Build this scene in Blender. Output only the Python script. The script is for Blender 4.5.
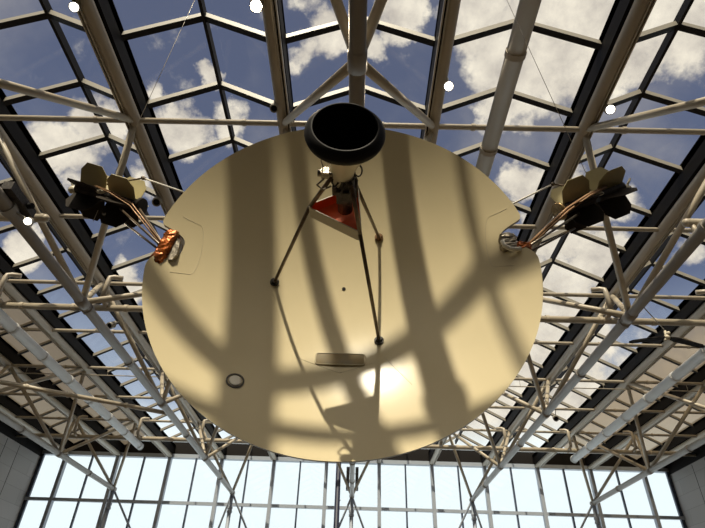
import bpy, math, random
from mathutils import Vector, Matrix
random.seed(7)
for o in list(bpy.data.objects): bpy.data.objects.remove(o)
sc = bpy.context.scene
C = sc.collection
V = Vector
PI = math.pi

# ---------------------------------------------------------------- camera
B = 3.2                       # roof module
ZC = 6.2                      # eye height: on the upper gallery
pitch, roll, yaw = .6308, .0334, -.0159
rt = V((math.cos(yaw), -math.sin(yaw), 0)); fh = V((math.sin(yaw), math.cos(yaw), 0))
fw = fh*math.cos(pitch) + V((0, 0, math.sin(pitch)))
up = -fh*math.sin(pitch) + V((0, 0, math.cos(pitch)))
cr = rt*math.cos(roll) + up*math.sin(roll); cu = up*math.cos(roll) - rt*math.sin(roll)
cd = bpy.data.cameras.new('camera'); cam = bpy.data.objects.new('camera', cd); C.objects.link(cam)
m = Matrix((cr, cu, -fw)).transposed().to_4x4(); m.translation = V((.09, 0, ZC)); cam.matrix_world = m
cd.sensor_width = 36; cd.lens = 517.2/705*36; cd.clip_start = .05; cd.clip_end = 500
sc.camera = cam

# ---------------------------------------------------------------- sky
SD = V((.123, .648, -.982)).normalized()      # the way sunlight travels
CLOUDS = [(0.337,0.459,0.822,0.13,1),(0.268,0.511,0.817,0.09,1),(0.39,0.435,0.811,0.11,1),(0.441,0.473,0.763,0.05,0.8),(0.378,0.515,0.769,0.05,.9),(0.196,0.466,0.863,0.07,0.9),(0.492,0.421,0.762,0.07,0.8),(0.475,0.451,0.756,0.05,0.7),(0.245,0.583,0.775,0.04,0.7),(-0.07,0.499,0.864,0.045,0.9),(-0.114,0.519,0.847,0.03,0.7),(0.06,0.466,0.883,0.045,0.9),(0.019,0.513,0.858,0.03,0.8),(-0.27,0.535,0.801,0.022,0.8),(-0.324,0.598,0.733,0.05,0.9),(-0.241,0.605,0.759,0.04,0.7),(-0.442,0.562,0.699,0.05,1),(-0.499,0.581,0.643,0.05,0.9),(-0.366,0.542,0.756,0.02,0.6),(-0.406,0.76,0.508,0.035,0.8),(-0.546,0.666,0.509,0.035,0.9),(-0.383,0.654,0.652,0.03,0.5),(0.297,0.666,0.684,0.045,1),(0.379,0.675,0.634,0.055,1),(0.42,0.723,0.549,0.055,1),(0.361,0.775,0.519,0.06,1),(0.343,0.727,0.595,0.05,1),(0.523,0.657,0.544,0.03,0.6),(0.36,0.821,0.443,0.08,1),(0.296,0.587,0.753,0.025,0.5),(-0.096,0.464,0.881,0.03,0.5),(-0.483,0.628,0.61,0.03,0.5),(0.443,0.647,0.621,0.04,0.6)]
w = bpy.data.worlds.new('sky'); sc.world = w; w.use_nodes = True
nt = w.node_tree; N = nt.nodes; L = nt.links
for n in list(N): N.remove(n)
def nd(t, **k):
    n = N.new(t)
    for a, b in k.items(): setattr(n, a, b)
    return n
def mth(op, a, b=None, clamp=False):
    n = nd('ShaderNodeMath', operation=op, use_clamp=clamp)
    for i, x in enumerate((a, b)):
        if x is None: continue
        if isinstance(x, (int, float)): n.inputs[i].default_value = x
        else: L.new(x, n.inputs[i])
    return n.outputs[0]
tc = nd('ShaderNodeTexCoord'); d0 = tc.outputs['Generated']
# warp the direction a little so that the cloud masses get ragged edges
nz = nd('ShaderNodeTexNoise'); nz.inputs['Scale'].default_value = 9; nz.inputs['Detail'].default_value = 6; nz.inputs['Roughness'].default_value = .6
L.new(d0, nz.inputs['Vector'])
sb = nd('ShaderNodeVectorMath', operation='SUBTRACT'); L.new(nz.outputs['Color'], sb.inputs[0]); sb.inputs[1].default_value = (.5, .5, .5)
scl = nd('ShaderNodeVectorMath', operation='SCALE'); L.new(sb.outputs[0], scl.inputs[0]); scl.inputs['Scale'].default_value = .13
ad = nd('ShaderNodeVectorMath', operation='ADD'); L.new(d0, ad.inputs[0]); L.new(scl.outputs[0], ad.inputs[1])
acc = None
for x, y, z, r, a in CLOUDS:
    ds = nd('ShaderNodeVectorMath', operation='DISTANCE'); L.new(ad.outputs[0], ds.inputs[0])
    v = V((x, y, z)).normalized(); ds.inputs[1].default_value = v
    q = mth('DIVIDE', ds.outputs['Value'], r*1.25)
    q = mth('MULTIPLY', mth('SUBTRACT', 1.0, mth('MULTIPLY', q, q), True), a)
    acc = q if acc is None else mth('MAXIMUM', acc, q)
n2 = nd('ShaderNodeTexNoise'); n2.inputs['Scale'].default_value = 16; n2.inputs['Detail'].default_value = 8; n2.inputs['Roughness'].default_value = .62
L.new(d0, n2.inputs['Vector'])
n3 = nd('ShaderNodeTexNoise'); n3.inputs['Scale'].default_value = 4.5; n3.inputs['Detail'].default_value = 7
L.new(d0, n3.inputs['Vector'])
dens = mth('ADD', mth('MULTIPLY', acc, 1.25), mth('MULTIPLY', mth('SUBTRACT', n2.outputs['Fac'], .5), 1.5))
sep = nd('ShaderNodeSeparateXYZ'); L.new(d0, sep.inputs[0])
# clouds close up towards the horizon
low = nd('ShaderNodeMapRange'); L.new(sep.outputs['Z'], low.inputs[0])
low.inputs[1].default_value = .48; low.inputs[2].default_value = .30; low.inputs[3].default_value = 0; low.inputs[4].default_value = .9
low.interpolation_type = 'SMOOTHSTEP'
side = nd('ShaderNodeMapRange', interpolation_type='SMOOTHSTEP'); L.new(sep.outputs['X'], side.inputs[0])
side.inputs[1].default_value = -.25; side.inputs[2].default_value = .15; side.inputs[3].default_value = .2
dens = mth('ADD', dens, mth('MULTIPLY', low.outputs[0], side.outputs[0]))
mr = nd('ShaderNodeMapRange', interpolation_type='SMOOTHSTEP'); L.new(dens, mr.inputs[0])
mr.inputs[1].default_value = .12; mr.inputs[2].default_value = .75
thin = nd('ShaderNodeMapRange', interpolation_type='SMOOTHSTEP'); L.new(n3.outputs['Fac'], thin.inputs[0])
thin.inputs[1].default_value = .45; thin.inputs[2].default_value = .8; thin.inputs[4].default_value = .28
cov = mth('MAXIMUM', mr.outputs[0], thin.outputs[0])
bc = nd('ShaderNodeValToRGB'); L.new(sep.outputs['Z'], bc.inputs[0])
e = bc.color_ramp.elements
e[0].position = .0; e[0].color = (.95, 1.0, 1.05, 1)
e[1].position = 1.0; e[1].color = (.100, .120, .195, 1)
for p_, c_ in ((.27, (.95, 1.02, 1.05, 1)), (.33, (.42, .50, .62, 1)), (.5, (.13, .165, .27, 1)), (.75, (.105, .130, .215, 1))):
    q = e.new(p_); q.color = c_
cc = nd('ShaderNodeValToRGB'); L.new(n2.outputs['Fac'], cc.inputs[0])
cc.color_ramp.elements[0].position = .3; cc.color_ramp.elements[0].color = (.56, .51, .45, 1)
cc.color_ramp.elements[1].position = .7; cc.color_ramp.elements[1].color = (1.0, .92, .76, 1)
mx = nd('ShaderNodeMix', data_type='RGBA'); L.new(cov, mx.inputs[0]); L.new(bc.outputs[0], mx.inputs[6]); L.new(cc.outputs[0], mx.inputs[7])
# bright haze at the horizon stays in front of the clouds
hz = nd('ShaderNodeMapRange', interpolation_type='SMOOTHSTEP'); L.new(sep.outputs['Z'], hz.inputs[0])
hz.inputs[1].default_value = .34; hz.inputs[2].default_value = .26
mx2 = nd('ShaderNodeMix', data_type='RGBA'); L.new(hz.outputs[0], mx2.inputs[0]); L.new(mx.outputs[2], mx2.inputs[6]); mx2.inputs[7].default_value = (1.0, 1.12, 1.14, 1)
# bright milky sky around the sun
au = nd('ShaderNodeVectorMath', operation='DISTANCE'); L.new(d0, au.inputs[0]); au.inputs[1].default_value = -SD
aq = mth('DIVIDE', au.outputs['Value'], .72); aq = mth('SUBTRACT', 1.0, mth('MULTIPLY', aq, aq), True); aq = mth('MULTIPLY', mth('MULTIPLY', aq, aq), 2.6)
ac = nd('ShaderNodeVectorMath', operation='SCALE'); ac.inputs[0].default_value = (1, .87, .63); L.new(aq, ac.inputs['Scale'])
aa = nd('ShaderNodeVectorMath', operation='ADD'); L.new(mx2.outputs[2], aa.inputs[0]); L.new(ac.outputs[0], aa.inputs[1])
bg = nd('ShaderNodeBackground'); L.new(aa.outputs[0], bg.inputs[0]); bg.inputs[1].default_value = 1.0
ow = nd('ShaderNodeOutputWorld'); L.new(bg.outputs[0], ow.inputs[0])

# ---------------------------------------------------------------- sun
sl = bpy.data.lights.new('sun', 'SUN'); so = bpy.data.objects.new('sun', sl); C.objects.link(so)
sl.energy = 4.5; sl.color = (1.0, .90, .70); sl.angle = .012
so.rotation_euler = SD.to_track_quat('-Z', 'Y').to_euler(); so.location = (0, -30, 40)

vs = sc.view_settings
vs.view_transform = 'Standard'; vs.look = 'None'; vs.gamma = 1; vs.use_curve_mapping = False; vs.exposure = 0

# ---------------------------------------------------------------- materials
def mat(name, col, rough=.5, metal=0., var=.0, scale=4., bump=0., spec=None, emit=None, es=0, var_col=None):
    m = bpy.data.materials.new(name); m.use_nodes = True
    t = m.node_tree; b = t.nodes['Principled BSDF']
    b.inputs['Base Color'].default_value = (*col, 1); b.inputs['Roughness'].default_value = rough; b.inputs['Metallic'].default_value = metal
    if spec is not None: b.inputs['Specular IOR Level'].default_value = spec
    if var or bump:
        tcn = t.nodes.new('ShaderNodeTexCoord'); n = t.nodes.new('ShaderNodeTexNoise')
        n.inputs['Scale'].default_value = scale; n.inputs['Detail'].default_value = 5
        t.links.new(tcn.outputs['Object'], n.inputs['Vector'])
        if var:
            r = t.nodes.new('ShaderNodeValToRGB')
            c2 = var_col or tuple(max(0, c*(1-var)) for c in col)
            r.color_ramp.elements[0].position = .35; r.color_ramp.elements[0].color = (*c2, 1)
            r.color_ramp.elements[1].position = .65; r.color_ramp.elements[1].color = (*col, 1)
            t.links.new(n.outputs['Fac'], r.inputs[0]); t.links.new(r.outputs[0], b.inputs['Base Color'])
        if bump:
            bp = t.nodes.new('ShaderNodeBump'); bp.inputs['Strength'].default_value = bump; bp.inputs['Distance'].default_value = .02
            t.links.new(n.outputs['Fac'], bp.inputs['Height']); t.links.new(bp.outputs[0], b.inputs['Normal'])
    if emit:
        b.inputs['Emission Color'].default_value = (*emit, 1); b.inputs['Emission Strength'].default_value = es
    return m
M = {}
M['steel'] = mat('cream_painted_steel', (.46, .40, .31), .38, var=.06, scale=2)
M['chord'] = mat('grey_painted_steel', (.31, .285, .25), .36, var=.06, scale=2)
M['brace'] = mat('warm_painted_steel', (.50, .43, .32), .42, var=.12, scale=3)
M['gutter'] = mat('black_gutter', (.010, .008, .007), .6, spec=.15)
M['bar'] = mat('bar_dark', (.014, .011, .010), .6, spec=.2)
M['barlit'] = mat('bar_lit_face', (.25, .225, .18), .45)
M['mullion'] = mat('mullion_grey', (.36, .40, .46), .4)
M['mulldark'] = mat('mullion_dark', (.045, .06, .10), .4)
M['dish'] = mat('dish_cream', (.69, .59, .372), .19, var=.05, scale=1.6, spec=.22)
M['dishback'] = mat('dish_back', (.5, .45, .35), .5)
M['rim'] = mat('dish_rim', (.30, .26, .18), .5)
M['seam'] = mat('dish_seam', (.58, .50, .335), .5)
M['duct'] = mat('duct_white', (.66, .66, .64), .35, var=.06, scale=3)
M['black'] = mat('matte_black', (.006, .006, .007), .75, spec=.2)
M['lip'] = mat('lip_dark', (.007, .006, .006), .6, spec=.25)
M['horn'] = mat('horn_cream', (.62, .56, .42), .4)
M['strut'] = mat('strut_brown', (.16, .115, .075), .35, metal=.3, var=.4, scale=20)
M['orange'] = mat('orange_lining', (.66, .125, .015), .6, var=.25, scale=8)
M['plate'] = mat('bracket_grey', (.50, .45, .35), .5)
M['metal'] = mat('bare_metal', (.34, .30, .24), .32, metal=.9, var=.5, scale=22, bump=.4)
M['darkmetal'] = mat('dark_metal', (.06, .05, .042), .5, metal=.15, var=.5, scale=25, bump=.4)
M['copper'] = mat('copper_tube', (.27, .15, .07), .45, metal=.4)
M['gold'] = mat('gold_disc', (.42, .28, .12), .35, metal=.7, var=.5, scale=14, bump=.5)
M['foil'] = mat('orange_foil', (.46, .115, .015), .28, metal=.55, var=.75, scale=13, bump=1.0)
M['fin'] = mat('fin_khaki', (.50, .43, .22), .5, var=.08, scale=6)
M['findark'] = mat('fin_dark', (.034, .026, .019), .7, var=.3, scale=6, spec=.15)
M['white'] = mat('white_paint', (.75, .72, .64), .4)
M['wall'] = None
M['can'] = mat('lamp_can', (.40, .37, .31), .4)
M['post'] = mat('navy_post', (.018, .022, .05), .5)
M['glow'] = mat('lamp_glow', (1, 1, 1), .5, emit=(1, .93, .80), es=7)
M['glowbig'] = mat('lamp_glow_strong', (1, 1, 1), .5, emit=(1, .86, .60), es=60)
M['plaque'] = mat('plaque_metal', (.27, .235, .165), .6, var=.35, scale=9, var_col=(.33, .24, .11), spec=.2)

def glassmat(name, tint, gloss):
    m = bpy.data.materials.new(name); m.use_nodes = True; t = m.node_tree
    for n in list(t.nodes): t.nodes.remove(n)
    a = t.nodes.new('ShaderNodeBsdfTransparent'); a.inputs[0].default_value = (*tint, 1)
    g = t.nodes.new('ShaderNodeBsdfGlossy'); g.inputs['Roughness'].default_value = .02
    x = t.nodes.new('ShaderNodeMixShader'); x.inputs[0].default_value = gloss
    o = t.nodes.new('ShaderNodeOutputMaterial')
    t.links.new(a.outputs[0], x.inputs[1]); t.links.new(g.outputs[0], x.inputs[2]); t.links.new(x.outputs[0], o.inputs[0])
    return m
M['glass'] = glassmat('clear_glass', (.97, .975, .98), .03)
def blindmat(name, k, op):
    m = bpy.data.materials.new(name); m.use_nodes = True; t = m.node_tree
    for n in list(t.nodes): t.nodes.remove(n)
    a = t.nodes.new('ShaderNodeBsdfTransparent'); a.inputs[0].default_value = (.75, .66, .56, 1)
    g = t.nodes.new('ShaderNodeBsdfTranslucent'); g.inputs[0].default_value = (.50*k, .43*k, .34*k, 1)
    df = t.nodes.new('ShaderNodeBsdfDiffuse'); df.inputs[0].default_value = (.45*k, .39*k, .31*k, 1)
    y = t.nodes.new('ShaderNodeMixShader'); y.inputs[0].default_value = .5
    x = t.nodes.new('ShaderNodeMixShader'); x.inputs[0].default_value = op
    o = t.nodes.new('ShaderNodeOutputMaterial')
    t.links.new(g.outputs[0], y.inputs[1]); t.links.new(df.outputs[0], y.inputs[2])
    t.links.new(a.outputs[0], x.inputs[1]); t.links.new(y.outputs[0], x.inputs[2]); t.links.new(x.outputs[0], o.inputs[0])
    return m
M['blind'] = blindmat('woven_blind', .46, .9); M['blindpale'] = blindmat('pale_woven_blind', .75, .7)
def wallmat():
    m = bpy.data.materials.new('stone_panels'); m.use_nodes = True; t = m.node_tree; b = t.nodes['Principled BSDF']
    b.inputs['Roughness'].default_value = .6
    tcn = t.nodes.new('ShaderNodeTexCoord'); mp = t.nodes.new('ShaderNodeMapping'); mp.inputs['Rotation'].default_value = (0, math.radians(90), math.radians(90))
    t.links.new(tcn.outputs['Object'], mp.inputs[0])
    cb = t.nodes.new('ShaderNodeCombineXYZ'); sp = t.nodes.new('ShaderNodeSeparateXYZ')
    t.links.new(tcn.outputs['Object'], sp.inputs[0]); t.links.new(sp.outputs['Y'], cb.inputs[0]); t.links.new(sp.outputs['Z'], cb.inputs[1])
    br = t.nodes.new('ShaderNodeTexBrick'); br.offset = .5
    br.inputs['Color1'].default_value = (.43, .405, .385, 1); br.inputs['Color2'].default_value = (.38, .36, .34, 1); br.inputs['Mortar'].default_value = (.24, .22, .20, 1)
    br.inputs['Scale'].default_value = 1; br.inputs['Brick Width'].default_value = 3.2; br.inputs['Row Height'].default_value = .8; br.inputs['Mortar Size'].default_value = .008
    t.links.new(cb.outputs[0], br.inputs['Vector']); t.links.new(br.outputs[0], b.inputs['Base Color'])
    return m
M['wall'] = wallmat()
M['rear_stand_in'] = mat('dark_rear_stand_in', (.10, .08, .06), .7, var=.2, scale=.5)
M['floor'] = mat('warm_stone_floor', (.13, .095, .06), .6, var=.2, scale=.6)

# ---------------------------------------------------------------- mesh helpers
class MB:
    def __init__(s): s.v = []; s.f = []; s.m = []; s.sm = []
    def add(s, vs_, fs, mi=0, smooth=False):
        n = len(s.v); s.v += [tuple(x) for x in vs_]
        for f in fs: s.f.append(tuple(i+n for i in f)); s.m.append(mi); s.sm.append(smooth)
        return s
    def box(s, a, b, mi=0, face_mats=None):
        x0, y0, z0 = a; x1, y1, z1 = b
        vs_ = [(x0,y0,z0),(x1,y0,z0),(x1,y1,z0),(x0,y1,z0),(x0,y0,z1),(x1,y0,z1),(x1,y1,z1),(x0,y1,z1)]
        fs = [(0,3,2,1),(4,5,6,7),(0,1,5,4),(1,2,6,5),(2,3,7,6),(3,0,4,7)]
        n = len(s.v); s.v += vs_
        for i, f in enumerate(fs):
            s.f.append(tuple(k+n for k in f)); s.m.append(face_mats[i] if face_mats else mi); s.sm.append(False)
        return s
    def lathe(s, p0, d, prof, n=24, mi=0, cap0=False, cap1=False, smooth=True):
        """prof: (distance along d from p0, radius)"""
        p0 = V(p0); d = V(d).normalized(); a = d.orthogonal().normalized(); b = d.cross(a)
        vs_ = []; fs = []
        for t, r in prof:
            for k in range(n):
                g = 2*PI*k/n; vs_.append(p0 + d*t + (a*math.cos(g) + b*math.sin(g))*r)
        for j in range(len(prof)-1):
            for k in range(n):
                k2 = (k+1) % n; fs.append((j*n+k, j*n+k2, (j+1)*n+k2, (j+1)*n+k))
        s.add(vs_, fs, mi, smooth)
        base = len(s.v) - len(vs_)
        if cap0: s.f.append(tuple(base+k for k in reversed(range(n)))); s.m.append(mi); s.sm.append(False)
        if cap1: s.f.append(tuple(base+(len(prof)-1)*n+k for k in range(n))); s.m.append(mi); s.sm.append(False)
        return s
    def tube(s, p0, p1, r, n=14, mi=0, r1=None, cap=True):
        p0 = V(p0); p1 = V(p1); l = (p1-p0).length
        return s.lathe(p0, p1-p0, [(0, r), (l, r1 if r1 is not None else r)], n, mi, cap, cap)
    def path(s, pts, r, n=10, mi=0):
        pts = [V(p) for p in pts]; ring = []; prev = None
        for i, p in enumerate(pts):
            if i == 0: d = pts[1]-p
            elif i == len(pts)-1: d = p-pts[i-1]
            else: d = (pts[i+1]-p).normalized() + (p-pts[i-1]).normalized()
            d.normalize()
            a = d.orthogonal().normalized() if prev is None else (prev - d*prev.dot(d)).normalized()
            prev = a; b = d.cross(a)
            ring.append([p + (a*math.cos(2*PI*k/n) + b*math.sin(2*PI*k/n))*r for k in range(n)])
        vs_ = [v for q in ring for v in q]; fs = []
        for j in range(len(pts)-1):
            for k in range(n):
                k2 = (k+1) % n; fs.append((j*n+k, j*n+k2, (j+1)*n+k2, (j+1)*n+k))
        fs.append(tuple(reversed(range(n)))); fs.append(tuple((len(pts)-1)*n+k for k in range(n)))
        return s.add(vs_, fs, mi, True)
    def sphere(s, c, r, n=12, mi=0, sc_=(1, 1, 1)):
        c = V(c); vs_ = []; fs = []; h = n//2
        for j in range(h+1):
            t = PI*j/h
            for k in range(n):
                g = 2*PI*k/n; vs_.append(c + V((math.sin(t)*math.cos(g)*sc_[0], math.sin(t)*math.sin(g)*sc_[1], math.cos(t)*sc_[2]))*r)
        for j in range(h):
            for k in range(n):
                k2 = (k+1) % n; fs.append((j*n+k, (j+1)*n+k, (j+1)*n+k2, j*n+k2))
        return s.add(vs_, fs, mi, True)
    def slab(s, poly, nrm, th, mi=0):
        """polygon extruded by th along nrm"""
        poly = [V(p) for p in poly]; nrm = V(nrm).normalized(); n = len(poly)
        vs_ = [p - nrm*th/2 for p in poly] + [p + nrm*th/2 for p in poly]
        fs = [tuple(reversed(range(n))), tuple(range(n, 2*n))] + [(k, (k+1) % n, n+(k+1) % n, n+k) for k in range(n)]
        return s.add(vs_, fs, mi, False)
    def build(s, name, mats, parent=None):
        me = bpy.data.meshes.new(name); me.from_pydata(s.v, [], s.f)
        for x in (mats if isinstance(mats, (list, tuple)) else [mats]): me.materials.append(x)
        for p, mi, sm in zip(me.polygons, s.m, s.sm): p.material_index = mi; p.use_smooth = sm
        me.update()
        o = bpy.data.objects.new(name, me); C.objects.link(o)
        if parent: o.parent = parent
        return o
def tag(o, label=None, cat=None, group=None, kind=None):
    if label: o['label'] = label
    if cat: o['category'] = cat
    if group: o['group'] = group
    if kind: o['kind'] = kind
    return o
def empty(name, loc=(0, 0, 0)):
    o = bpy.data.objects.new(name, None); C.objects.link(o); o.location = loc; o.empty_display_size = .2
    return o
def yk(k): return 7.18 + B*k + (.19 if k < -1.4 else 0)
ZT = ZC + 8.93; ZB = ZC + 6.28; ZG = ZC + 9.55; ZR = ZC + 10.33
Y1 = yk(8); Y0 = yk(-5) - 1.2; XW = 6*B

# ---------------------------------------------------------------- setting: floor, walls
tag(MB().box((-XW, Y0, -.2), (XW, Y1, 0)).build('floor', M['floor']), kind='structure')
for s_, nm in ((-1, 'wall_left'), (1, 'wall_right')):
    b = MB().box((s_*XW - (.4 if s_ < 0 else 0), Y0, -.2), (s_*XW + (.4 if s_ > 0 else 0), Y1+.3, ZT-.25))
    # tall dark slots between the top panels
    o = b.build(nm, M['wall']); tag(o, kind='structure')
    sl_ = MB()
    for y, z0 in ((26.4, 12.7), (27.5, 12.9), (29.0, 12.9), (30.3, 12.4), (24.5, 12.9), (22.6, 12.9)):
        x = s_*(XW-.004); sl_.box((min(x, x+s_*.01), y-.02, z0), (max(x, x+s_*.01), y+.02, ZT-.3))
    sl_.box((min(s_*(XW-.004), s_*XW), 30.28, 0), (max(s_*(XW-.004), s_*XW), 30.32, 12.5))
    sl_.build('panel_joint', M['gutter'], o)
tag(MB().box((-XW-.4, Y0-.4, -.2), (XW+.4, Y0, ZT+.3)).build('wall_rear_stand_in', M['rear_stand_in']), kind='structure')  # unseen stand-in for the rear window wall, solid and dark to cut fill
tag(MB().box((-XW-.4, Y0, ZT-.25), (-XW+.05, Y1+.3, ZG+.15)).build('trim_1', M['gutter']), kind='structure')
tag(MB().box((XW-.05, Y0, ZT-.25), (XW+.4, Y1+.3, ZG+.15)).build('trim_2', M['gutter']), kind='structure')
tag(MB().box((-XW, Y1-.05, ZT+.12), (XW, Y1+.3, ZG+.25)).build('trim_3', M['gutter']), kind='structure')
o = MB().box((-XW, Y1-.14, ZT-.10), (XW, Y1+.2, ZT+.12)).build('trim_4', M['mullion']); tag(o, kind='structure')
# end window: frame, mullions, transoms
fr = MB()
for i in range(-6, 6):
    x = (i+.5)*B
    fr.box((x-.10, Y1-.22, 0), (x+.10, Y1+.06, ZT-.1), 0)
for i in range(-5, 6): fr.box((i*B-.045, Y1-.10, 0), (i*B+.045, Y1+.05, ZT-.1), 1)
for x in (-XW+.10, XW-.10): fr.box((x-.10, Y1-.1, 0), (x+.10, Y1+.05, ZT-.1), 1)
for z in (ZC+6.28, ZC+3.1, ZC-.1, ZC-3.3): fr.box((-XW, Y1-.16, z-.085), (XW, Y1+.04, z+.085), 0)
win = fr.build('window_1', [M['mullion'], M['mulldark']]); tag(win, kind='structure')
MB().box((-XW, Y1+.055, 0), (XW, Y1+.065, ZT)).build('window_pane', M['glass'], win)

# ---------------------------------------------------------------- roof glazing: one ridged skylight per module
ks = [k*.5 for k in range(-12, 17)]
for n_, i in enumerate(range(-6, 6)):
    xa, xb = i*B - B/2 + (0 if i > -6 else B/2), i*B + B/2
    pass
bays = list(range(-5, 6))
for n_, i in enumerate(bays):
    xc = i*B; xa = xc - B/2 + .15; xb = xc + B/2 - .15
    b = MB()
    def rafter(y, h=.14, wd=.13):
        for x in (xa, xb):
            p = V((x, y, ZG)); q = V((xc, y, ZR)); lo = V((0, 0, -h))
            vs_ = [p+lo+V((0,-wd/2,0)), p+lo+V((0,wd/2,0)), q+lo+V((0,wd/2,0)), q+lo+V((0,-wd/2,0)), p+V((0,-wd/2,0)), p+V((0,wd/2,0)), q+V((0,wd/2,0)), q+V((0,-wd/2,0))]
            b.add(vs_, [(0,1,2,3), (4,7,6,5), (1,5,6,2)], 0)
            b.add(vs_, [(0,3,7,4)], 1)  # near face pale, underside dark: sunlight put into the bar colours
    for k in ks:
        if yk(k) < Y1 - .3 and yk(k) > Y0: rafter(yk(k))
    b.box((xc-.034, Y0, ZR-.16), (xc+.034, Y1, ZR+.05), 0)
    for x, t_ in ((xa, -.06), (xb, .06)): b.box((min(x, x+t_), Y0, ZG-.14), (max(x, x+t_), Y1, ZG+.04), 0)
    o = b.build('window_%d' % (n_+2), [M['bar'], M['barlit']]); tag(o, kind='structure')
    g = MB().add([(xa, Y0, ZG+.01), (xc, Y0, ZR+.01), (xc, Y1, ZR+.01), (xa, Y1, ZG+.01)], [(0,1,2,3)]).add([(xb, Y0, ZG+.01), (xc, Y0, ZR+.01), (xc, Y1, ZR+.01), (xb, Y1, ZG+.01)], [(0,3,2,1)])
    g.build('window_pane', M['glass'], o)
    if abs(i) >= 4:
        ys = yk(2) if i < 0 else yk(3)
        bb = MB()
        for k in ks:
            if yk(k) < ys-.01 or yk(k) > Y1-.5: continue
            ya, yb = yk(k)+.06, min(yk(k)+B/2-.06, Y1-.06)
            for x0_, x1_ in ((xa, xc), (xb, xc)):
                bb.add([(x0_, ya, ZG-.03), (x1_, ya, ZR-.03), (x1_, yb, ZR-.03), (x0_, yb, ZG-.03)], [(0,1,2,3)])
        bb.build('blind', M['blind'] if i < 0 else M['blindpale'], o)
# side strips of roof beyond the last gutters
for s_, nm in ((-1, 'ceiling_left'), (1, 'ceiling_right')):
    a, b_ = sorted((s_*5.5*B, s_*XW))
    tag(MB().box((a, Y0, ZG), (b_, Y1, ZG+.1)).build('ceiling', M['gutter']), kind='structure')
# gutters over every top chord
tn = 5
for i in range(-6, 6):
    x = (i+.5)*B
    o = MB().box((x-.15, Y0, ZT+.13), (x+.15, Y1-.05, ZG+.05)).build('trim_%d' % tn, M['gutter']); tag(o, kind='structure'); tn += 1

# ---------------------------------------------------------------- roof trusses
def truss(X, label):
    t = empty('roof_truss', (X, 0, ZB)); tag(t, label, 'roof truss', 'triangular tube trusses under the skylights')
    def P(x, y, z): return (x, y, z-ZB)
    ye = yk(7)
    b = MB(); b.tube(P(0, Y0, ZB), P(0, ye+.1, ZB), .115, 20)
    for k in (-4, -2.4, 0, 1.1, 2, 3, 4, 5, 6):
        b.lathe(P(0, yk(k)-.05, ZB), (0, 1, 0), [(0, .115), (0, .14), (.10, .14), (.10, .115)], 20, smooth=False)
    b.sphere(P(0, ye+.05, ZB), .13)
    b.build('bottom_chord', M['chord'], t)
    for s_ in (-1, 1):
        b = MB(); x = s_*B/2
        b.tube(P(x, Y0, ZT), P(x, Y1-.06, ZT), .125, 20)
        b.box(P(x-.055, Y0, ZT+.08), P(x+.055, Y1-.06, ZT+.13))
        b.build('top_chord', M['steel'], t)
        xo = x + (-s_ if X == 0 else (1 if X > 0 else -1))*.125      # lighting rail hung along the outer side
        r = MB(); r.box(P(xo-.05, Y0, ZT-.13), P(xo-.025, Y1-.3, ZT-.05)); r.box(P(xo+.012, Y0, ZT-.13), P(xo+.037, Y1-.3, ZT-.05)); r.box(P(xo-.026, Y0, ZT-.07), P(xo+.013, Y1-.3, ZT-.05), 1)
        for k in ks: 
            if yk(k) > Y0+.2: r.box(P(min(x, xo), yk(k)-.03, ZT+.0), P(max(x, xo)+.0, yk(k)+.03, ZT+.03))
        r.build('lighting_rail', [M['steel'], M['gutter']], t)
    for k in (-5, -3, -1, 1, 3, 5, 7):
        n = V(P(0, yk(k), ZB)); c = MB()
        c.lathe(P(0, yk(k)-.16, ZB), (0, 1, 0), [(0, .115), (.02, .135), (.30, .135), (.32, .115)], 20)
        c.build('joint_collar', M['chord'], t)
        for dk in (-1, 1):
            if k == 7 and dk == 1: continue
            if k+dk < -5: continue
            for s_ in (-1, 1):
                q = V(P(s_*B/2, yk(k+dk), ZT))
                d = (q-n).normalized()
                b = MB(); b.tube(n + d*.10, q - d*.08, .075, 14, r1=.075); b.build('web_strut', M['brace'], t)
    # the truss turns down into a latticed column before the end window
    if abs(X) < 13:
        c = MB(); c.tube(P(0, ye, ZB), P(0, ye, 0), .10, 16)
        c.lathe(P(0, ye, ZB-.7), (0, 0, -1), [(0, .10), (0, .14), (.1, .14), (.1, .12), (.2, .12), (.2, .14), (.3, .14), (.3, .10)], 16, smooth=False)
        c.build('column', M['mullion'], t)
        z = ZB; zs = [ZB, 9.3, 9.3-3.18, 9.3-6.36]
        for j in range(3):
            for s_ in (-1, 1):
                a = V(P(0, ye, zs[j])) if j % 2 == 0 else V(P(0, ye, zs[j+1])); q = V(P(s_*B/2, Y1-.2, zs[j+1])) if j % 2 == 0 else V(P(s_*B/2, Y1-.2, zs[j]))
                MB().tube(a, q, .055, 12).build('web_strut', M['mullion'], t)
    return t
truss(0, 'central roof truss whose pipe runs straight overhead behind the dish')
truss(-2*B, 'roof truss passing just left of the dish and behind the left generator')
truss(2*B, 'roof truss passing just right of the dish under the right generator')
truss(-4*B, 'roof truss at far left, its bottom pipe crossing the left stone wall')
truss(4*B, 'roof truss at far right, its bottom pipe crossing the right stone wall')
for s_, side in ((-1, 'left'), (1, 'right')):
    b = MB(); b.tube((s_*5.5*B, Y0, ZT), (s_*5.5*B, Y1-.06, ZT), .125, 18)
    tag(b.build('roof_beam', M['steel']), 'outermost cream roof tube running along the top of the %s stone wall' % side, 'roof beam')

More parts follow.
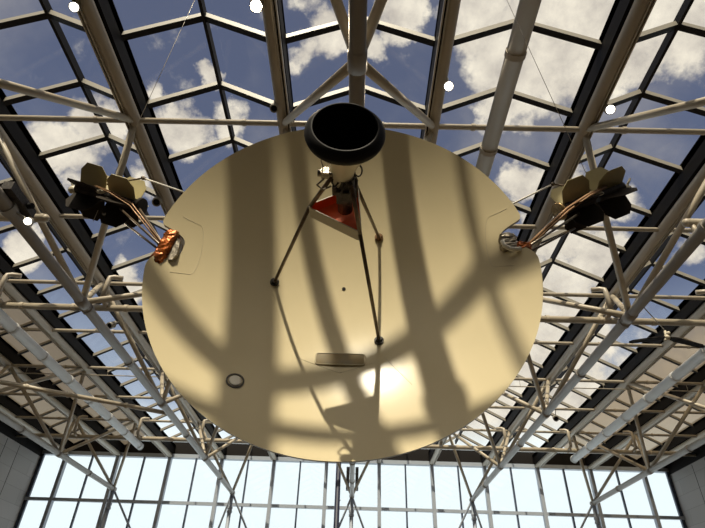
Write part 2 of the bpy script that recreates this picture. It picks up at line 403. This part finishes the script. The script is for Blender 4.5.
# ---------------------------------------------------------------- cross tubes
order = {-5: None}
names = {0: 'just above the top of the dish', 1: 'second one down, passing behind both finned generators', 2: 'third one down, above the first thick service pipe',
         3: 'fourth one down, just below the first thick service pipe', 4: 'fifth one down, carrying a thin cable rod below it',
         5: 'sixth one down, fourth above the end window', 6: 'seventh one down, above the far thick service pipe', 7: 'last one before the end window'}
for k in range(-4, 8):
    z = ZT + .0
    b = MB(); b.tube((-XW+.05, yk(k), z), (XW-.05, yk(k), z), .062, 14)
    for i in range(-5, 6):
        x = i*B + (.75 if i < 0 else -.75 if i > 0 else .5)
        b.lathe((x-.04, yk(k), z), (1, 0, 0), [(0, .062), (0, .08), (.08, .08), (.08, .062)], 14, smooth=False)
    o = b.build('cross_tube', M['steel'])
    lab = 'thin cream tube crossing the roof, ' + names[k] if k in names else 'thin cream roof tube crossing overhead out of view behind the camera'
    tag(o, lab, 'roof tube', 'thin tubes crossing the roof' if k in names else 'roof tubes behind the camera')
# thick service pipes with risers
for k, xa, xb, lab in ((2, -10.85, 11.9, 'thick cream pipe crossing the roof behind the middle of the dish'), (6, -16.2, 16.45, 'thick cream pipe crossing the roof just above the end window')):
    t = empty('service_pipe', (0, yk(k), 14.23)); tag(t, lab, 'pipe', 'thick pipes crossing the roof')
    b = MB(); b.tube((xa, 0, 0), (xb, 0, 0), .10, 18); b.sphere((xa, 0, 0), .10); b.sphere((xb, 0, 0), .10)
    x = xa+.6
    while x < xb: b.lathe((x, 0, 0), (1, 0, 0), [(0, .10), (0, .12), (.12, .12), (.12, .10)], 18, smooth=False); x += 1.6
    b.build('pipe', M['brace'], t)
    for i in range(-6, 6):
        xv = (i+.5)*B; s_ = 1 if xv < 0 else -1
        x0 = xv + s_*.42
        if x0 < xa or x0 > xb: continue
        b = MB(); b.path([(x0, -.45, .09), (x0, -.45, .72), (x0, -.42, .84), (x0+s_*.10, -.36, .90), (x0+s_*.34, -.30, .90)], .075, 12)
        b.tube((x0, -.45, .09), (x0, 0, .0), .07, 12)
        b.build('riser', M['steel'], t)
# slender brace on the left at chord level
b = MB(); b.tube((-6.4, 17.75, ZB), (-12.8, 14.4, ZB), .075, 14)
for u in (.2, .45, .62): 
    p = V((-6.4, 17.75, ZB)).lerp(V((-12.8, 14.4, ZB)), u); b.lathe(p, V((-6.4, -3.35, 0)), [(0, .075), (0, .1), (.08, .1), (.08, .075)], 14, smooth=False)
tag(b.build('diagonal_brace', M['brace']), 'long cream tube sloping between the two left roof trusses', 'roof tube')
b = MB(); b.tube((-14, yk(4)+.02, ZT-.32), (14, yk(4)+.02, ZT-.32), .022, 8)
for i in range(-8, 9): b.tube((i*1.7, yk(4)+.02, ZT-.32), (i*1.7, yk(4), ZT-.05), .008, 6)
tag(b.build('cable_rod', M['steel']), 'thin rod slung just below the fifth roof tube', 'rod')

# ---------------------------------------------------------------- ducts
def duct(x, ya, yb, z, r, ph, lab, m):
    t = empty('air_duct', (x, ya, z)); tag(t, lab, 'duct', 'round ducts running along the hall')
    b = MB(); n = 28; l = yb-ya
    b.tube((0, 0, 0), (0, l, 0), r, n)
    b.build('duct_pipe', m, t)
    y = ph
    while y < l:
        c = MB(); c.lathe((0, y-.05, 0), (0, 1, 0), [(0, r), (.0, r*1.10), (.10, r*1.10), (.10, r)], n, smooth=False); c.build('joint_ring', m, t)
        y += 2.0
    c = MB(); c.lathe((0, l-.02, 0), (0, 1, 0), [(0, r*1.02), (.05, r*1.02), (.05, r*.7)], n, smooth=False, cap1=True); c.build('end_cap', m, t)
duct(-10.82, Y0+1, 26.75, 13.93, .17, 1.3, 'white round duct on the left with joint rings, ending before the end window', M['duct'])
duct(11.15, Y0+1, 26.8, 13.93, .17, 1.6, 'white round duct on the right with joint rings, ending before the end window', M['duct'])
duct(2.53, Y0+1, 10.6, 13.93, .155, (4.72-Y0-1) % 2.0 + 0, 'cream round duct with joint rings above the top right of the dish', M['steel'])  # same kind as the outer ducts; weaker window light put into its colour

# ---------------------------------------------------------------- spotlights
def spot(p, aim, lab, lit=0, r=.085, col=None, anchor=None):
    p = V(p); t = empty('spotlight', p); tag(t, lab, 'spotlight', 'spotlights clamped to the roof')
    d = (V(aim)-p).normalized(); col = col or M['can']
    b = MB(); b.lathe(-d*.18, d, [(0, r*.55), (.02, r*.8), (.10, r*.85), (.12, r), (.24, r), (.24, r*.88), (.21, r*.85)], 20, cap0=True)
    for u in (.03, .055, .08): b.lathe(-d*.18, d, [(u, r*.83), (u, r*1.0), (u+.012, r*1.0), (u+.012, r*.83)], 20, smooth=False)
    b.build('lamp_can', col, t)
    b = MB(); b.lathe(d*.035, d, [(0, r*(.86 if lit else .70)), (.004, 0.001)], 20)
    if not lit: b.lathe(d*.038, d, [(0, r*.88), (.022, r*.70)], 20, mi=1)
    b.build('lamp_face', [M['glowbig'] if lit > 1 else M['glow'] if lit else M['black'], col], t)
    a = V(anchor)-p if anchor else V((0, 0, .26))
    b = MB(); b.path([-d*.06, a*.5 - d*.06 + V((0, 0, .02)), a], .018, 8); b.build('bracket', col, t)
    if lit:
        l = bpy.data.lights.new('lamp_light', 'SPOT'); lo = bpy.data.objects.new('lamp_light', l); C.objects.link(lo)
        lo.parent = t; lo.location = d*.09; lo.rotation_euler = d.to_track_quat('-Z', 'Y').to_euler()
        l.energy = 260 if lit > 1 else 70; l.color = (1, .82, .56); l.spot_size = math.radians(75); l.spot_blend = .7; l.shadow_soft_size = .06
E0 = (.09, 0, ZC)
spot((-1.76, 4.5, 14.86), (-.3, 2.0, 7), 'brilliant warm spotlight at the top edge, left of the central pipe', 2, .11, anchor=(-1.7, 4.5, 15.05))
spot((-4.9, 4.58, 14.86), (-1, 0, 6), 'lit spotlight near the top left corner of the roof', 1, anchor=(-4.85, 4.58, 15.1))
spot((1.72, 5.98, 14.84), (1.0, 0, 5.0), 'pale lit spotlight hanging above and right of the horn', 1, .095, M['white'], anchor=(1.72, 5.98, 15.1))
spot((4.98, 6.44, 14.84), (2.2, 0, 5.5), 'lit spotlight on the roof above the right finned generator', 1, .095, anchor=(4.95, 6.44, 15.1))
spot((-5.98, 7.2, 12.25), (-2, 0, 6), 'lit spotlight by the pipe left of the left finned generator', 1, .075, anchor=(-6.3, 7.2, 12.45))
spot((-1.70, 6.57, 14.84), (-1.2, 4.9, 12), 'dark unlit spotlight above the top left of the dish', 0, .085, anchor=(-1.72, 6.57, 15.1))
spot((-4.93, 9.4, 14.82), (-4.0, 7.3, 12), 'unlit spotlight right of the left generator, its black face turned down', 0, .11, anchor=(-4.9, 9.4, 15.1))
spot((-8.5, 15.8, 14.85), (-9.5, 11, 11), 'small unlit spotlight left of the dish below the thick pipe', 0, .12, anchor=(-8.08, 15.8, 15.08))
spot((9.36, 23.5, 14.8), (8, 18, 11), 'small unlit spotlight far right near the white duct', 0, .13, anchor=(9.3, 23.18, 15.06))

# ---------------------------------------------------------------- the space probe
TAU = .0293; F = 1.128; R = 1.37
probe = empty('space_probe', (-.0227, 3.3105, 8.379)); probe.rotation_euler = (TAU, 0, 0)
tag(probe, 'full-size space probe with a huge cream dish and horn feed, hung from the roof', 'space probe')
def dy(x, z): return -(x*x+z*z)/(4*F)
def dn(x, z): return V((-x/(2*F), -1, -z/(2*F))).normalized()     # towards the viewer
NOTCH = [(PI - .108, .122, .185, 1), (.205, .122, .185, -1)]     # angle, half width, depth, which way is down
def rmax(a):
    r = R
    for a0, hw, dp, dn_ in NOTCH:
        d = (a-a0+PI) % (2*PI) - PI; s = abs(d)*R
        fl, ln = (.055, .14) if d*dn_ > 0 else (.018, .05)
        if s < hw:
            q = s/hw; r = min(r, R - (dp - (dp-fl)*(1-(1-q**4)**.5)))
        elif s < hw+ln:
            r = min(r, R - fl*(1-(s-hw)/ln)**2)
    return r
angs = []
a = 0
while a < 2*PI - 1e-6:
    near = min(abs((a-a0+PI) % (2*PI) - PI)*R - hw for a0, hw, dp, dn_ in NOTCH)
    angs.append(a); a += .0035 if abs(near) < .03 else .012 if near < .15 else 2*PI/180
def dish_mesh():
    b = MB(); n = len(angs); rings = 26
    front = []; back = []
    for j in range(1, rings+1):
        for a in angs:
            q = j/rings; r = rmax(a)*q if q > .75 else None
            rm = rmax(a)
            r = q*R if q < .80 else .80*R + (rm-.80*R)*(q-.80)/.20
            x, z = r*math.cos(a), r*math.sin(a)
            front.append((x, dy(x, z), z)); back.append((x, dy(x, z)+.028, z))
    vs_ = [(0, 0, 0)] + front + [(0, .028, 0)] + back; o2 = 1+len(front)
    f = []; fb = []
    for i in range(n):
        i2 = (i+1) % n
        f.append((0, 1+i, 1+i2)); fb.append((o2, o2+1+i2, o2+1+i))
        for j in range(rings-1):
            p = 1+j*n; q = p+n
            f.append((p+i, q+i, q+i2, p+i2)); fb.append((o2+p+i, o2+p+i2, o2+q+i2, o2+q+i))
    b.add(vs_, f, 0, True); nn = len(b.v); 
    for q in fb: b.f.append(q); b.m.append(1); b.sm.append(True)
    p = 1+(rings-1)*n
    fr_ = [vs_[p+i] for i in range(n)]; bk_ = [vs_[o2+p+i] for i in range(n)]
    b.add(fr_+bk_, [(i, n+i, n+(i+1) % n, (i+1) % n) for i in range(n)], 2, False)
    return b
dish = dish_mesh().build('dish', [M['dish'], M['dishback'], M['rim']], probe); tag(dish, 'cream parabolic antenna dish')
# things set into the dish face
def on_dish(x, z, off=0): return V((x, dy(x, z), z)) + dn(x, z)*off
def ring_on(name, x, z, prof, m, cap=False):
    b = MB(); b.lathe(on_dish(x, z, 0), dn(x, z), prof, 28, cap1=cap, smooth=False); return b.build(name, m, dish)
ring_on('centre_hole', 0, .0, [(.0, .014), (.005, .014)], M['black'], True)
tag(ring_on('port_ring', -.653, -.861, [(0, .058), (.006, .058), (.006, .047), (0, .047)], M['darkmetal']), 'thin dark ring')
tag(ring_on('port_cover', -.653, -.861, [(0, .040), (.008, .038), (.010, .030)], M['white'], True), 'round white cover')
b = MB()
x0_, x1_, z0_, z1_ = -.168, .166, -.668, -.575
def rrect(x0, x1, z0, z1, r, k=5):
    pts = []
    for cx_, cz_, a0 in ((x1-r, z1-r, 0), (x0+r, z1-r, PI/2), (x0+r, z0+r, PI), (x1-r, z0+r, 3*PI/2)):
        for j in range(k+1): g = a0 + PI/2*j/k; pts.append((cx_+r*math.cos(g), cz_+r*math.sin(g)))
    return pts
b.slab([on_dish(x, z, .001) for x, z in rrect(x0_, x1_, z0_, z1_, .018)], dn(0, -.62), .006)
pq = b.build('plaque', M['plaque'], dish); tag(pq, 'rectangular brownish metal plate')
b = MB(); pts = rrect(x0_, x1_, z0_, z1_, .018); b.path([on_dish(x, z, .004) for x, z in pts+pts[:1]], .005, 6); b.build('plaque_frame', M['seam'], dish)
b = MB()
for u, v in (((-.30, -.62), (0, -.73)), ((0, -.73), (.24, -.64)), ((.30, -.60), (.42, -.76)), ((.42, -.76), (.47, -.83)), ((-.33, -.55), (-.30, -.62))):
    pts = []
    for q in range(9):
        t_ = q/8; x = u[0]+(v[0]-u[0])*t_; z = u[1]+(v[1]-u[1])*t_; pts.append(on_dish(x, z, .0))
    b.path(pts, .0018, 6)
for s_ in (-1, 1):        # doubler plates around the notches
    zc_ = .14 if s_ < 0 else .27
    pts = []
    for q in range(15):
        g = PI/2 - PI*q/14; pts.append(on_dish(s_*(1.13 - .07*math.cos(g)**.5 if math.cos(g) > 0 else 1.13), zc_+.22*math.sin(g), .0))
    pts = [on_dish(s_*1.22, zc_+.24, 0)] + pts + [on_dish(s_*1.22, zc_-.24, 0)]
    b.path(pts, .0018, 6)
b.build('seam_line', M['seam'], dish)

# tripod
feet = [(-.525, .005), (.267, .455), (.266, -.461)]
top = [(-.205, .01), (.088, .185), (.114, -.185)]
def strut(i):
    fx, fz = feet[i]; tx, tz = top[i]
    p = on_dish(fx, fz, .01); q = V((tx, -.93, tz)); h = V((.02 + (tx)*.35, -1.22, tz*.35+.0))
    b = MB(); b.tube(p, q, .0125, 12); b.tube(q, h, .013, 12)
    b.build('feed_strut', M['strut'], probe)
    s_ = MB(); s_.lathe(on_dish(fx, fz, 0), dn(fx, fz), [(0, .034), (.012, .034), (.012, .024), (.03, .02)], 18, cap1=True, smooth=False)
    for k in range(4):
        g = k*PI/2+.4; s_.lathe(on_dish(fx+.026*math.cos(g), fz+.026*math.sin(g), .01), dn(fx, fz), [(0, .006), (.008, .006)], 8, cap1=True)
    so_ = s_.build('strut_foot', M['darkmetal'] if i != 1 else M['copper'], probe)
for i in range(3): strut(i)
# triangular bracket, open box: white outside, orange inside
def bracket():
    b = MB(); ya, yb = -.865, -.955
    T = [V((x*1.10, 0, z*1.05-.006)) for x, z in top]
    n = 3; rr = .03
    # rounded triangle outline
    out = []
    c = sum(T, V())/3
    for i in range(3):
        p = T[i]; a_ = (T[i-1]-p).normalized(); b_ = (T[(i+1) % 3]-p).normalized()
        s0 = p+a_*.045; s1 = p+b_*.045
        for k in range(7):
            u = k/6; out.append(s0*(1-u)**2 + p*2*u*(1-u) + s1*u*u)
    inn = [c + (q-c)*.95 for q in out]; m_ = len(out)
    vs_ = [V((q.x, ya, q.z)) for q in out] + [V((q.x, yb, q.z)) for q in out] + [V((q.x, yb, q.z)) for q in inn] + [V((q.x, ya-.012, q.z)) for q in inn]
    b.add(vs_, [(k, (k+1) % m_, m_+(k+1) % m_, m_+k) for k in range(m_)], 0, True)
    b.add(vs_, [(m_+k, m_+(k+1) % m_, 2*m_+(k+1) % m_, 2*m_+k) for k in range(m_)], 0)
    b.add(vs_, [(2*m_+k, 2*m_+(k+1) % m_, 3*m_+(k+1) % m_, 3*m_+k) for k in range(m_)], 1, True)
    b.add(vs_, [tuple(3*m_+k for k in range(m_))], 1)
    b.add(vs_, [tuple(reversed(range(m_)))], 0)
    return b.build('feed_bracket', [M['plate'], M['orange']], probe)
tag(bracket(), 'triangular tray, pale outside and orange inside')
# feed box of wiring and hardware between tray and horn
b = MB(); ax = .018
b.lathe((ax, -.93, 0), (0, -1, 0), [(0, .045), (.10, .045), (.12, .052), (.20, .06), (.22, .055), (.30, .055)], 12, cap0=True, smooth=False)
for k in range(9):
    g = k*2*PI/9; r = .058
    b.box((ax+r*math.cos(g)-.018, -1.16, r*math.sin(g)-.018), (ax+r*math.cos(g)+.018, -1.06-.02*(k % 3), r*math.sin(g)+.018))
    b.path([(ax+r*math.cos(g), -1.10, r*math.sin(g)), (ax+r*1.3*math.cos(g+.3), -1.17, r*1.3*math.sin(g+.3)), (ax+.06*math.cos(g+.6), -1.22, .06*math.sin(g+.6))], .006, 6)
b.build('feed_electronics', M['darkmetal'], probe)
b = MB(); b.box((-.115, -1.27, -.02), (-.07, -1.22, .025)); b.tube((-.095, -1.245, .0), (-.03, -1.23, 0), .014, 10); b.lathe((-.115, -1.245, 0), (-1, 0, 0), [(0, .02), (.02, .02)], 12, cap1=True)
b.path([(-.1, -1.26, .02), (-.115, -1.30, .04), (-.105, -1.34, .05)], .004, 6)
b.path([(-.10, -1.22, -.02), (-.14, -1.18, -.03), (-.11, -1.14, -.03), (-.06, -1.16, -.02)], .006, 6)
tag(b.build('connector', M['metal'], probe), 'small shiny metal fitting beside the horn neck')
b = MB(); pts = []
for k in range(13):
    g = -PI/2 + 2*PI*k/12; pts.append((.095+.022*math.cos(g), -1.27+.045*math.sin(g), .0))
b.path(pts, .005, 6); b.build('cable_loop', M['darkmetal'], probe)
# horn
hb = MB(); HD = (.045, -1, -.045)
hb.lathe((ax-.012, -1.17, .012), HD, [(0, .058), (.08, .062), (.16, .085), (.24, .125), (.30, .165), (.355, .200), (.37, .206)], 40, cap0=True)
hb.lathe((ax-.012, -1.17, .012), HD, [(.368, .202), (.26, .13), (.14, .07), (.06, .03)], 40, mi=1)
horn = hb.build('horn', [M['horn'], M['black']], probe); tag(horn, 'cream flared feed horn')
lp = MB(); lp.lathe((ax-.012, -1.17, .012), HD, [(.355, .2065), (.375, .212), (.388, .210), (.425, .176), (.426, .168), (.41, .168), (.37, .20)], 40)
tag(lp.build('horn_lip', M['lip'], horn), 'black sloping collar around the horn mouth')

# finned generators on their booms
def generator(sx, root, p_in, p_out, rolla):
    """two finned cylinders in line from p_in to p_out"""
    p_in = V(p_in); p_out = V(p_out); d = (p_out-p_in).normalized(); l = (p_out-p_in).length
    g = empty('power_generator'); g.parent = probe
    tag(g, 'finned power generator on the %s boom' % ('left' if sx < 0 else 'right'))
    a = V((0, -1, 0)); a = (a - d*a.dot(d)).normalized(); c = d.cross(a)
    b = MB()
    for u0 in (.04, .54):
        s0 = p_in + d*l*u0; e0 = l*.42
        b.lathe(s0, d, [(0, .03), (0, .058), (e0, .058), (e0, .03), (e0+.02, .03)], 14, smooth=False, cap0=True, cap1=True)
    b.tube(p_in, p_out, .02, 10)
    b.build('generator_body', M['darkmetal'], g)
    kk = 0
    for u0 in (.02, .52):
        for k in range(6):
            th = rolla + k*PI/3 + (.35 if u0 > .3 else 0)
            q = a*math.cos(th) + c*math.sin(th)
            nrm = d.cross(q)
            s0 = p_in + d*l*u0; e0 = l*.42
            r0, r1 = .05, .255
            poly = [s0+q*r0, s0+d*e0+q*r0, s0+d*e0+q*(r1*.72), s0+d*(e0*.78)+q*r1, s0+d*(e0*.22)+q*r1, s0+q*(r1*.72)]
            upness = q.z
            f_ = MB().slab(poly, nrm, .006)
            f_.build('fin', M['fin'] if upness > .1 else M['findark'], g)  # fins that don't face up are darker: shade put into the colour
    # inner end disc and small pale instruments
    b = MB(); b.lathe(p_in - d*.05, d, [(0, .08), (.02, .085), (.03, .085)], 20, cap0=True, cap1=True)
    b.build('end_disc', M['gold'] if sx > 0 else M['findark'], g)
    b = MB(); e1 = p_out + d*.02
    b.sphere(e1 + V((0, 0, -.04)), .045, 10, 0, (1, .8, .9)); b.tube(e1+V((0,0,-.02)), e1 + V((sx*.05, -.02, .07)), .010, 8)
    b.build('end_fitting', M['horn'], g)
    MB().sphere(p_in+d*l*.5+V((0, -.10, -.03)), .035, 8, 0, (1.4, .6, .7)).build('instrument', M['horn'], g)
    b = MB(); m0 = p_in + d*l*.62
    b.path([m0 + V((0, -.09, .02)), p_in + d*l*.3 + V((0, -.14, -.03)), p_in + V((0, -.10, -.06)), V(root)], .014 if sx > 0 else .007, 8)
    b.path([m0 + V((0, -.11, .0)), p_in + d*l*.3 + V((0, -.16, -.06)), p_in + V((0, -.12, -.10)), V(root) + V((0, 0, -.02))], .010 if sx > 0 else .006, 8)
    b.build('coolant_tube', M['copper'], g)
    return g
LB = dict(root=(-1.34, -.26, .17), a=(-1.88, .15, .91), b=(-2.50, .15, 1.12))
RB = dict(root=(1.37, -.26, .26), a=(1.91, .15, .97), b=(2.54, .15, 1.28))
generator(-1, LB['root'], LB['a'], LB['b'], .35)
generator(1, RB['root'], RB['a'], RB['b'], .45)
for sx, D in ((-1, LB), (1, RB)):
    rt_ = V(D['root']); a_ = V(D['a'])
    for off, r in (((0, 0, 0), .011), ((sx*-.0, -.08, -.10), .010), ((sx*.02, .10, -.12), .010)):
        b = MB(); st = V((sx*.62, .24, .12)); p1 = rt_ + V((0, off[1]*.5, off[2]*.3)); p2 = a_ + V(off) + V((sx*(.10 if off[2] < 0 else 0), 0, 0))
        b.path([st, p1, p2], r, 8)
        b.build('boom_rod', M['strut'] if off[1] > 0 or sx < 0 else M['metal'], probe)
    # stay rod from dish rim up to the generator
    e1 = V((sx*-.0, 0, 0))
    if sx < 0: P0, P1, P2 = V((-1.276, -.30, .674)), V((-1.832, .0, 1.109)), V((-2.23, .10, 1.107))
    else: P0, P1, P2 = V((1.265, -.30, .613)), V((1.814, .0, 1.146)), V((2.185, .10, 1.177))
    MB().tube(P0, P1, .008, 8).build('stay_rod', M['white'], probe)
    b = MB().tube(P1, P2, .008, 8); b.sphere(P1, .02, 10); b.lathe(P1, P0-P1, [(0, .014), (.05, .014)], 10, cap1=True); b.build('stay_link', M['strut'], probe)
# foil wrapped boom root seen through the left notch, bare fitting through the right one
def lumpy(c, sx_, sy_, sz_, m, name, seed, lean=0, nz=14, amp=.006):
    rnd = random.Random(seed); b = MB(); vs_ = []; fs = []
    nr = 16
    for j in range(nz+1):
        z = (j/nz-.5)*sz_
        for k in range(nr):
            g = 2*PI*k/nr; ex = .55
            cx_ = math.copysign(abs(math.cos(g))**ex, math.cos(g))*sx_/2; cy_ = math.copysign(abs(math.sin(g))**ex, math.sin(g))*sy_/2
            e_ = 1 - .25*abs(2*j/nz-1)**6
            vs_.append((c[0]+z*lean+cx_*e_+rnd.uniform(-amp, amp), c[1]+cy_*e_+rnd.uniform(-amp, amp), c[2]+z+rnd.uniform(-amp, amp)*.6))
    for j in range(nz):
        for k in range(nr):
            k2 = (k+1) % nr; fs.append((j*nr+k, j*nr+k2, (j+1)*nr+k2, (j+1)*nr+k))
    fs.append(tuple(reversed(range(nr)))); fs.append(tuple(nz*nr+k for k in range(nr)))
    b.add(vs_, fs, 0, False); return b.build(name, m, probe)
lumpy((-1.295, -.33, .09), .105, .13, .30, M['foil'], 'foil_wrap', 3, lean=.22)
b = MB(); b.slab([(-1.225, -.33, .19), (-1.195, -.33, .16), (-1.195, -.33, .04), (-1.22, -.33, -.01), (-1.25, -.33, -.01), (-1.25, -.33, .20)], (0, -1, 0), .05)
b.build('silver_fitting', M['metal'], probe)
lumpy((1.21, -.31, .235), .13, .10, .15, M['metal'], 'silver_fitting', 5)
b = MB(); b.path([(1.145, -.38, .21), (1.155, -.38, .165), (1.19, -.38, .14), (1.24, -.38, .135), (1.27, -.37, .15)], .016, 8); b.build('pale_strap', M['white'], probe)
lumpy((1.31, -.33, .185), .11, .08, .08, M['foil'], 'orange_wrap', 8, nz=6)
# equipment body behind the dish
b = MB(); b.lathe((0, .04, 0), (0, 1, 0), [(0, .25), (.12, .70), (.48, .70), (.50, .60)], 6, smooth=False, cap0=True, cap1=True)
tag(b.build('equipment_bay', M['gold'], probe), 'hexagonal body behind the dish')
b = MB()
for g in (.6, 2.5, 4.7):
    b.tube((.5*math.cos(g), .2, .5*math.sin(g)), (.95*math.cos(g), dy(.95, 0)+.03, .95*math.sin(g)), .018, 8)
b.build('dish_support', M['strut'], probe)

# suspension wires from the roof to the probe
def wire(p, q, lab, r=.003):
    tag(MB().tube(p, q, r, 8).build('suspension_wire', M['steel']), lab, 'wire', 'thin wires holding up the hanging exhibits')
W0 = V((-.0227, 3.3105, 8.379))
wire((-2.05, 3.37, 14.95), (-2.32, 3.55, 9.2), 'thin wire running down to the left finned generator')
wire((1.62, 3.2, 15.05), (2.30, 3.50, 9.35), 'thin wire running down to the right finned generator')

# ---------------------------------------------------------------- small hanging and standing things
t = empty('hanging_propeller', (7.33, 10.75, 12.15)); tag(t, 'dark two-bladed propeller with pale hub hanging at the right, by the truss', 'propeller')
b = MB(); b.sphere((0, 0, 0), .07, 12); b.lathe((0, 0, -.05), (0, 0, 1), [(0, .045), (.22, .03)], 12, cap0=True, cap1=True); b.sphere((.03, -.05, .08), .05, 8); b.sphere((-.05, .02, -.06), .04, 8); b.build('hub', M['horn'], t)
for (dx, dy_, dz) in ((-.78, .25, -.02), (1.0, .3, -.07)):
    d = V((dx, dy_, dz)); q = d.normalized(); s_ = V((-q.y, q.x, 0)); MB().slab([s_*.03, q*.25+s_*.09, d*.9+s_*.07, d+s_*.02, d-s_*.03, d*.9-s_*.07, q*.25-s_*.08, -s_*.03], V((0, 0, 1)), .03).build('blade', M['gutter'], t)
wire((6.55, 10.05, ZB+.1), (7.33, 10.75, 12.36), 'short wire from the right truss pipe to the hanging propeller', .012)
# dark post and loudspeakers at the central column
b = MB(); b.lathe((-.78, 29.9, 0), (0, 0, 1), [(0, .16), (.05, .16), (14.4, .14), (14.45, .05)], 14, cap0=True, cap1=True)
for z in (12.3, 11.2): b.tube((-.78, 29.9, z), (-.62, 29.8, z), .03, 8)
tag(b.build('dark_post', M['post']), 'dark navy post standing before the end window, just left of the central column', 'post')
for s_, side in ((-1, 'left'), (1, 'right')):
    t = empty('loudspeaker', (s_*.245, 29.5, 13.3)); tag(t, 'small black loudspeaker hung %s of the central column below the dish' % side, 'loudspeaker', 'pair of loudspeakers on the central column')
    MB().box((-.085, -.15, -.55), (.085, .15, .62)).build('speaker_box', M['post'], t)
    MB().box((-.07, -.16, -.5), (.07, -.15, .55)).build('speaker_grille', M['black'], t)
    MB().tube((-s_*.08, 0, .3), (-s_*.16, .03, .3), .025, 8).build('bracket', M['mullion'], t)
# dark projector clamped to the left truss pipe and pipe stub at the left edge
t = empty('projector', (-6.33, 7.25, 12.62)); tag(t, 'dark box clamped on the left roof truss pipe above the lit spotlight', 'projector')
MB().box((-.04, -.55, -.04), (.16, .25, .14)).build('housing', M['darkmetal'], t)
MB().lathe((.16, 0, .05), (1, -.3, -.2), [(0, .06), (.1, .06), (.1, .04)], 14, cap1=True).build('lens', M['black'], t)
MB().lathe((-.07, -.2, -.14), (0, 1, 0), [(0, .12), (0, .15), (.12, .15), (.12, .12)], 18, smooth=False).build('clamp', M['chord'], t)
# branch pipes that stub onto the truss pipes on both sides
for s_, lab in ((-1, 'short cream pipe reaching the left truss pipe from the left edge'), (1, 'short cream pipe reaching the right truss pipe from the right edge')):
    y = 7.75 if s_ < 0 else 7.45; x = 6.14 if s_ < 0 else 6.29
    b = MB(); b.tube((s_*11, y, ZB+.32), (s_*x, y, ZB+.32), .085, 14); b.sphere((s_*x, y, ZB+.32), .085)
    b.tube((s_*6.37, y, ZB+.34), (s_*6.4, y, ZB-.05), .05, 10)
    tag(b.build('branch_pipe', M['brace']), lab, 'pipe')
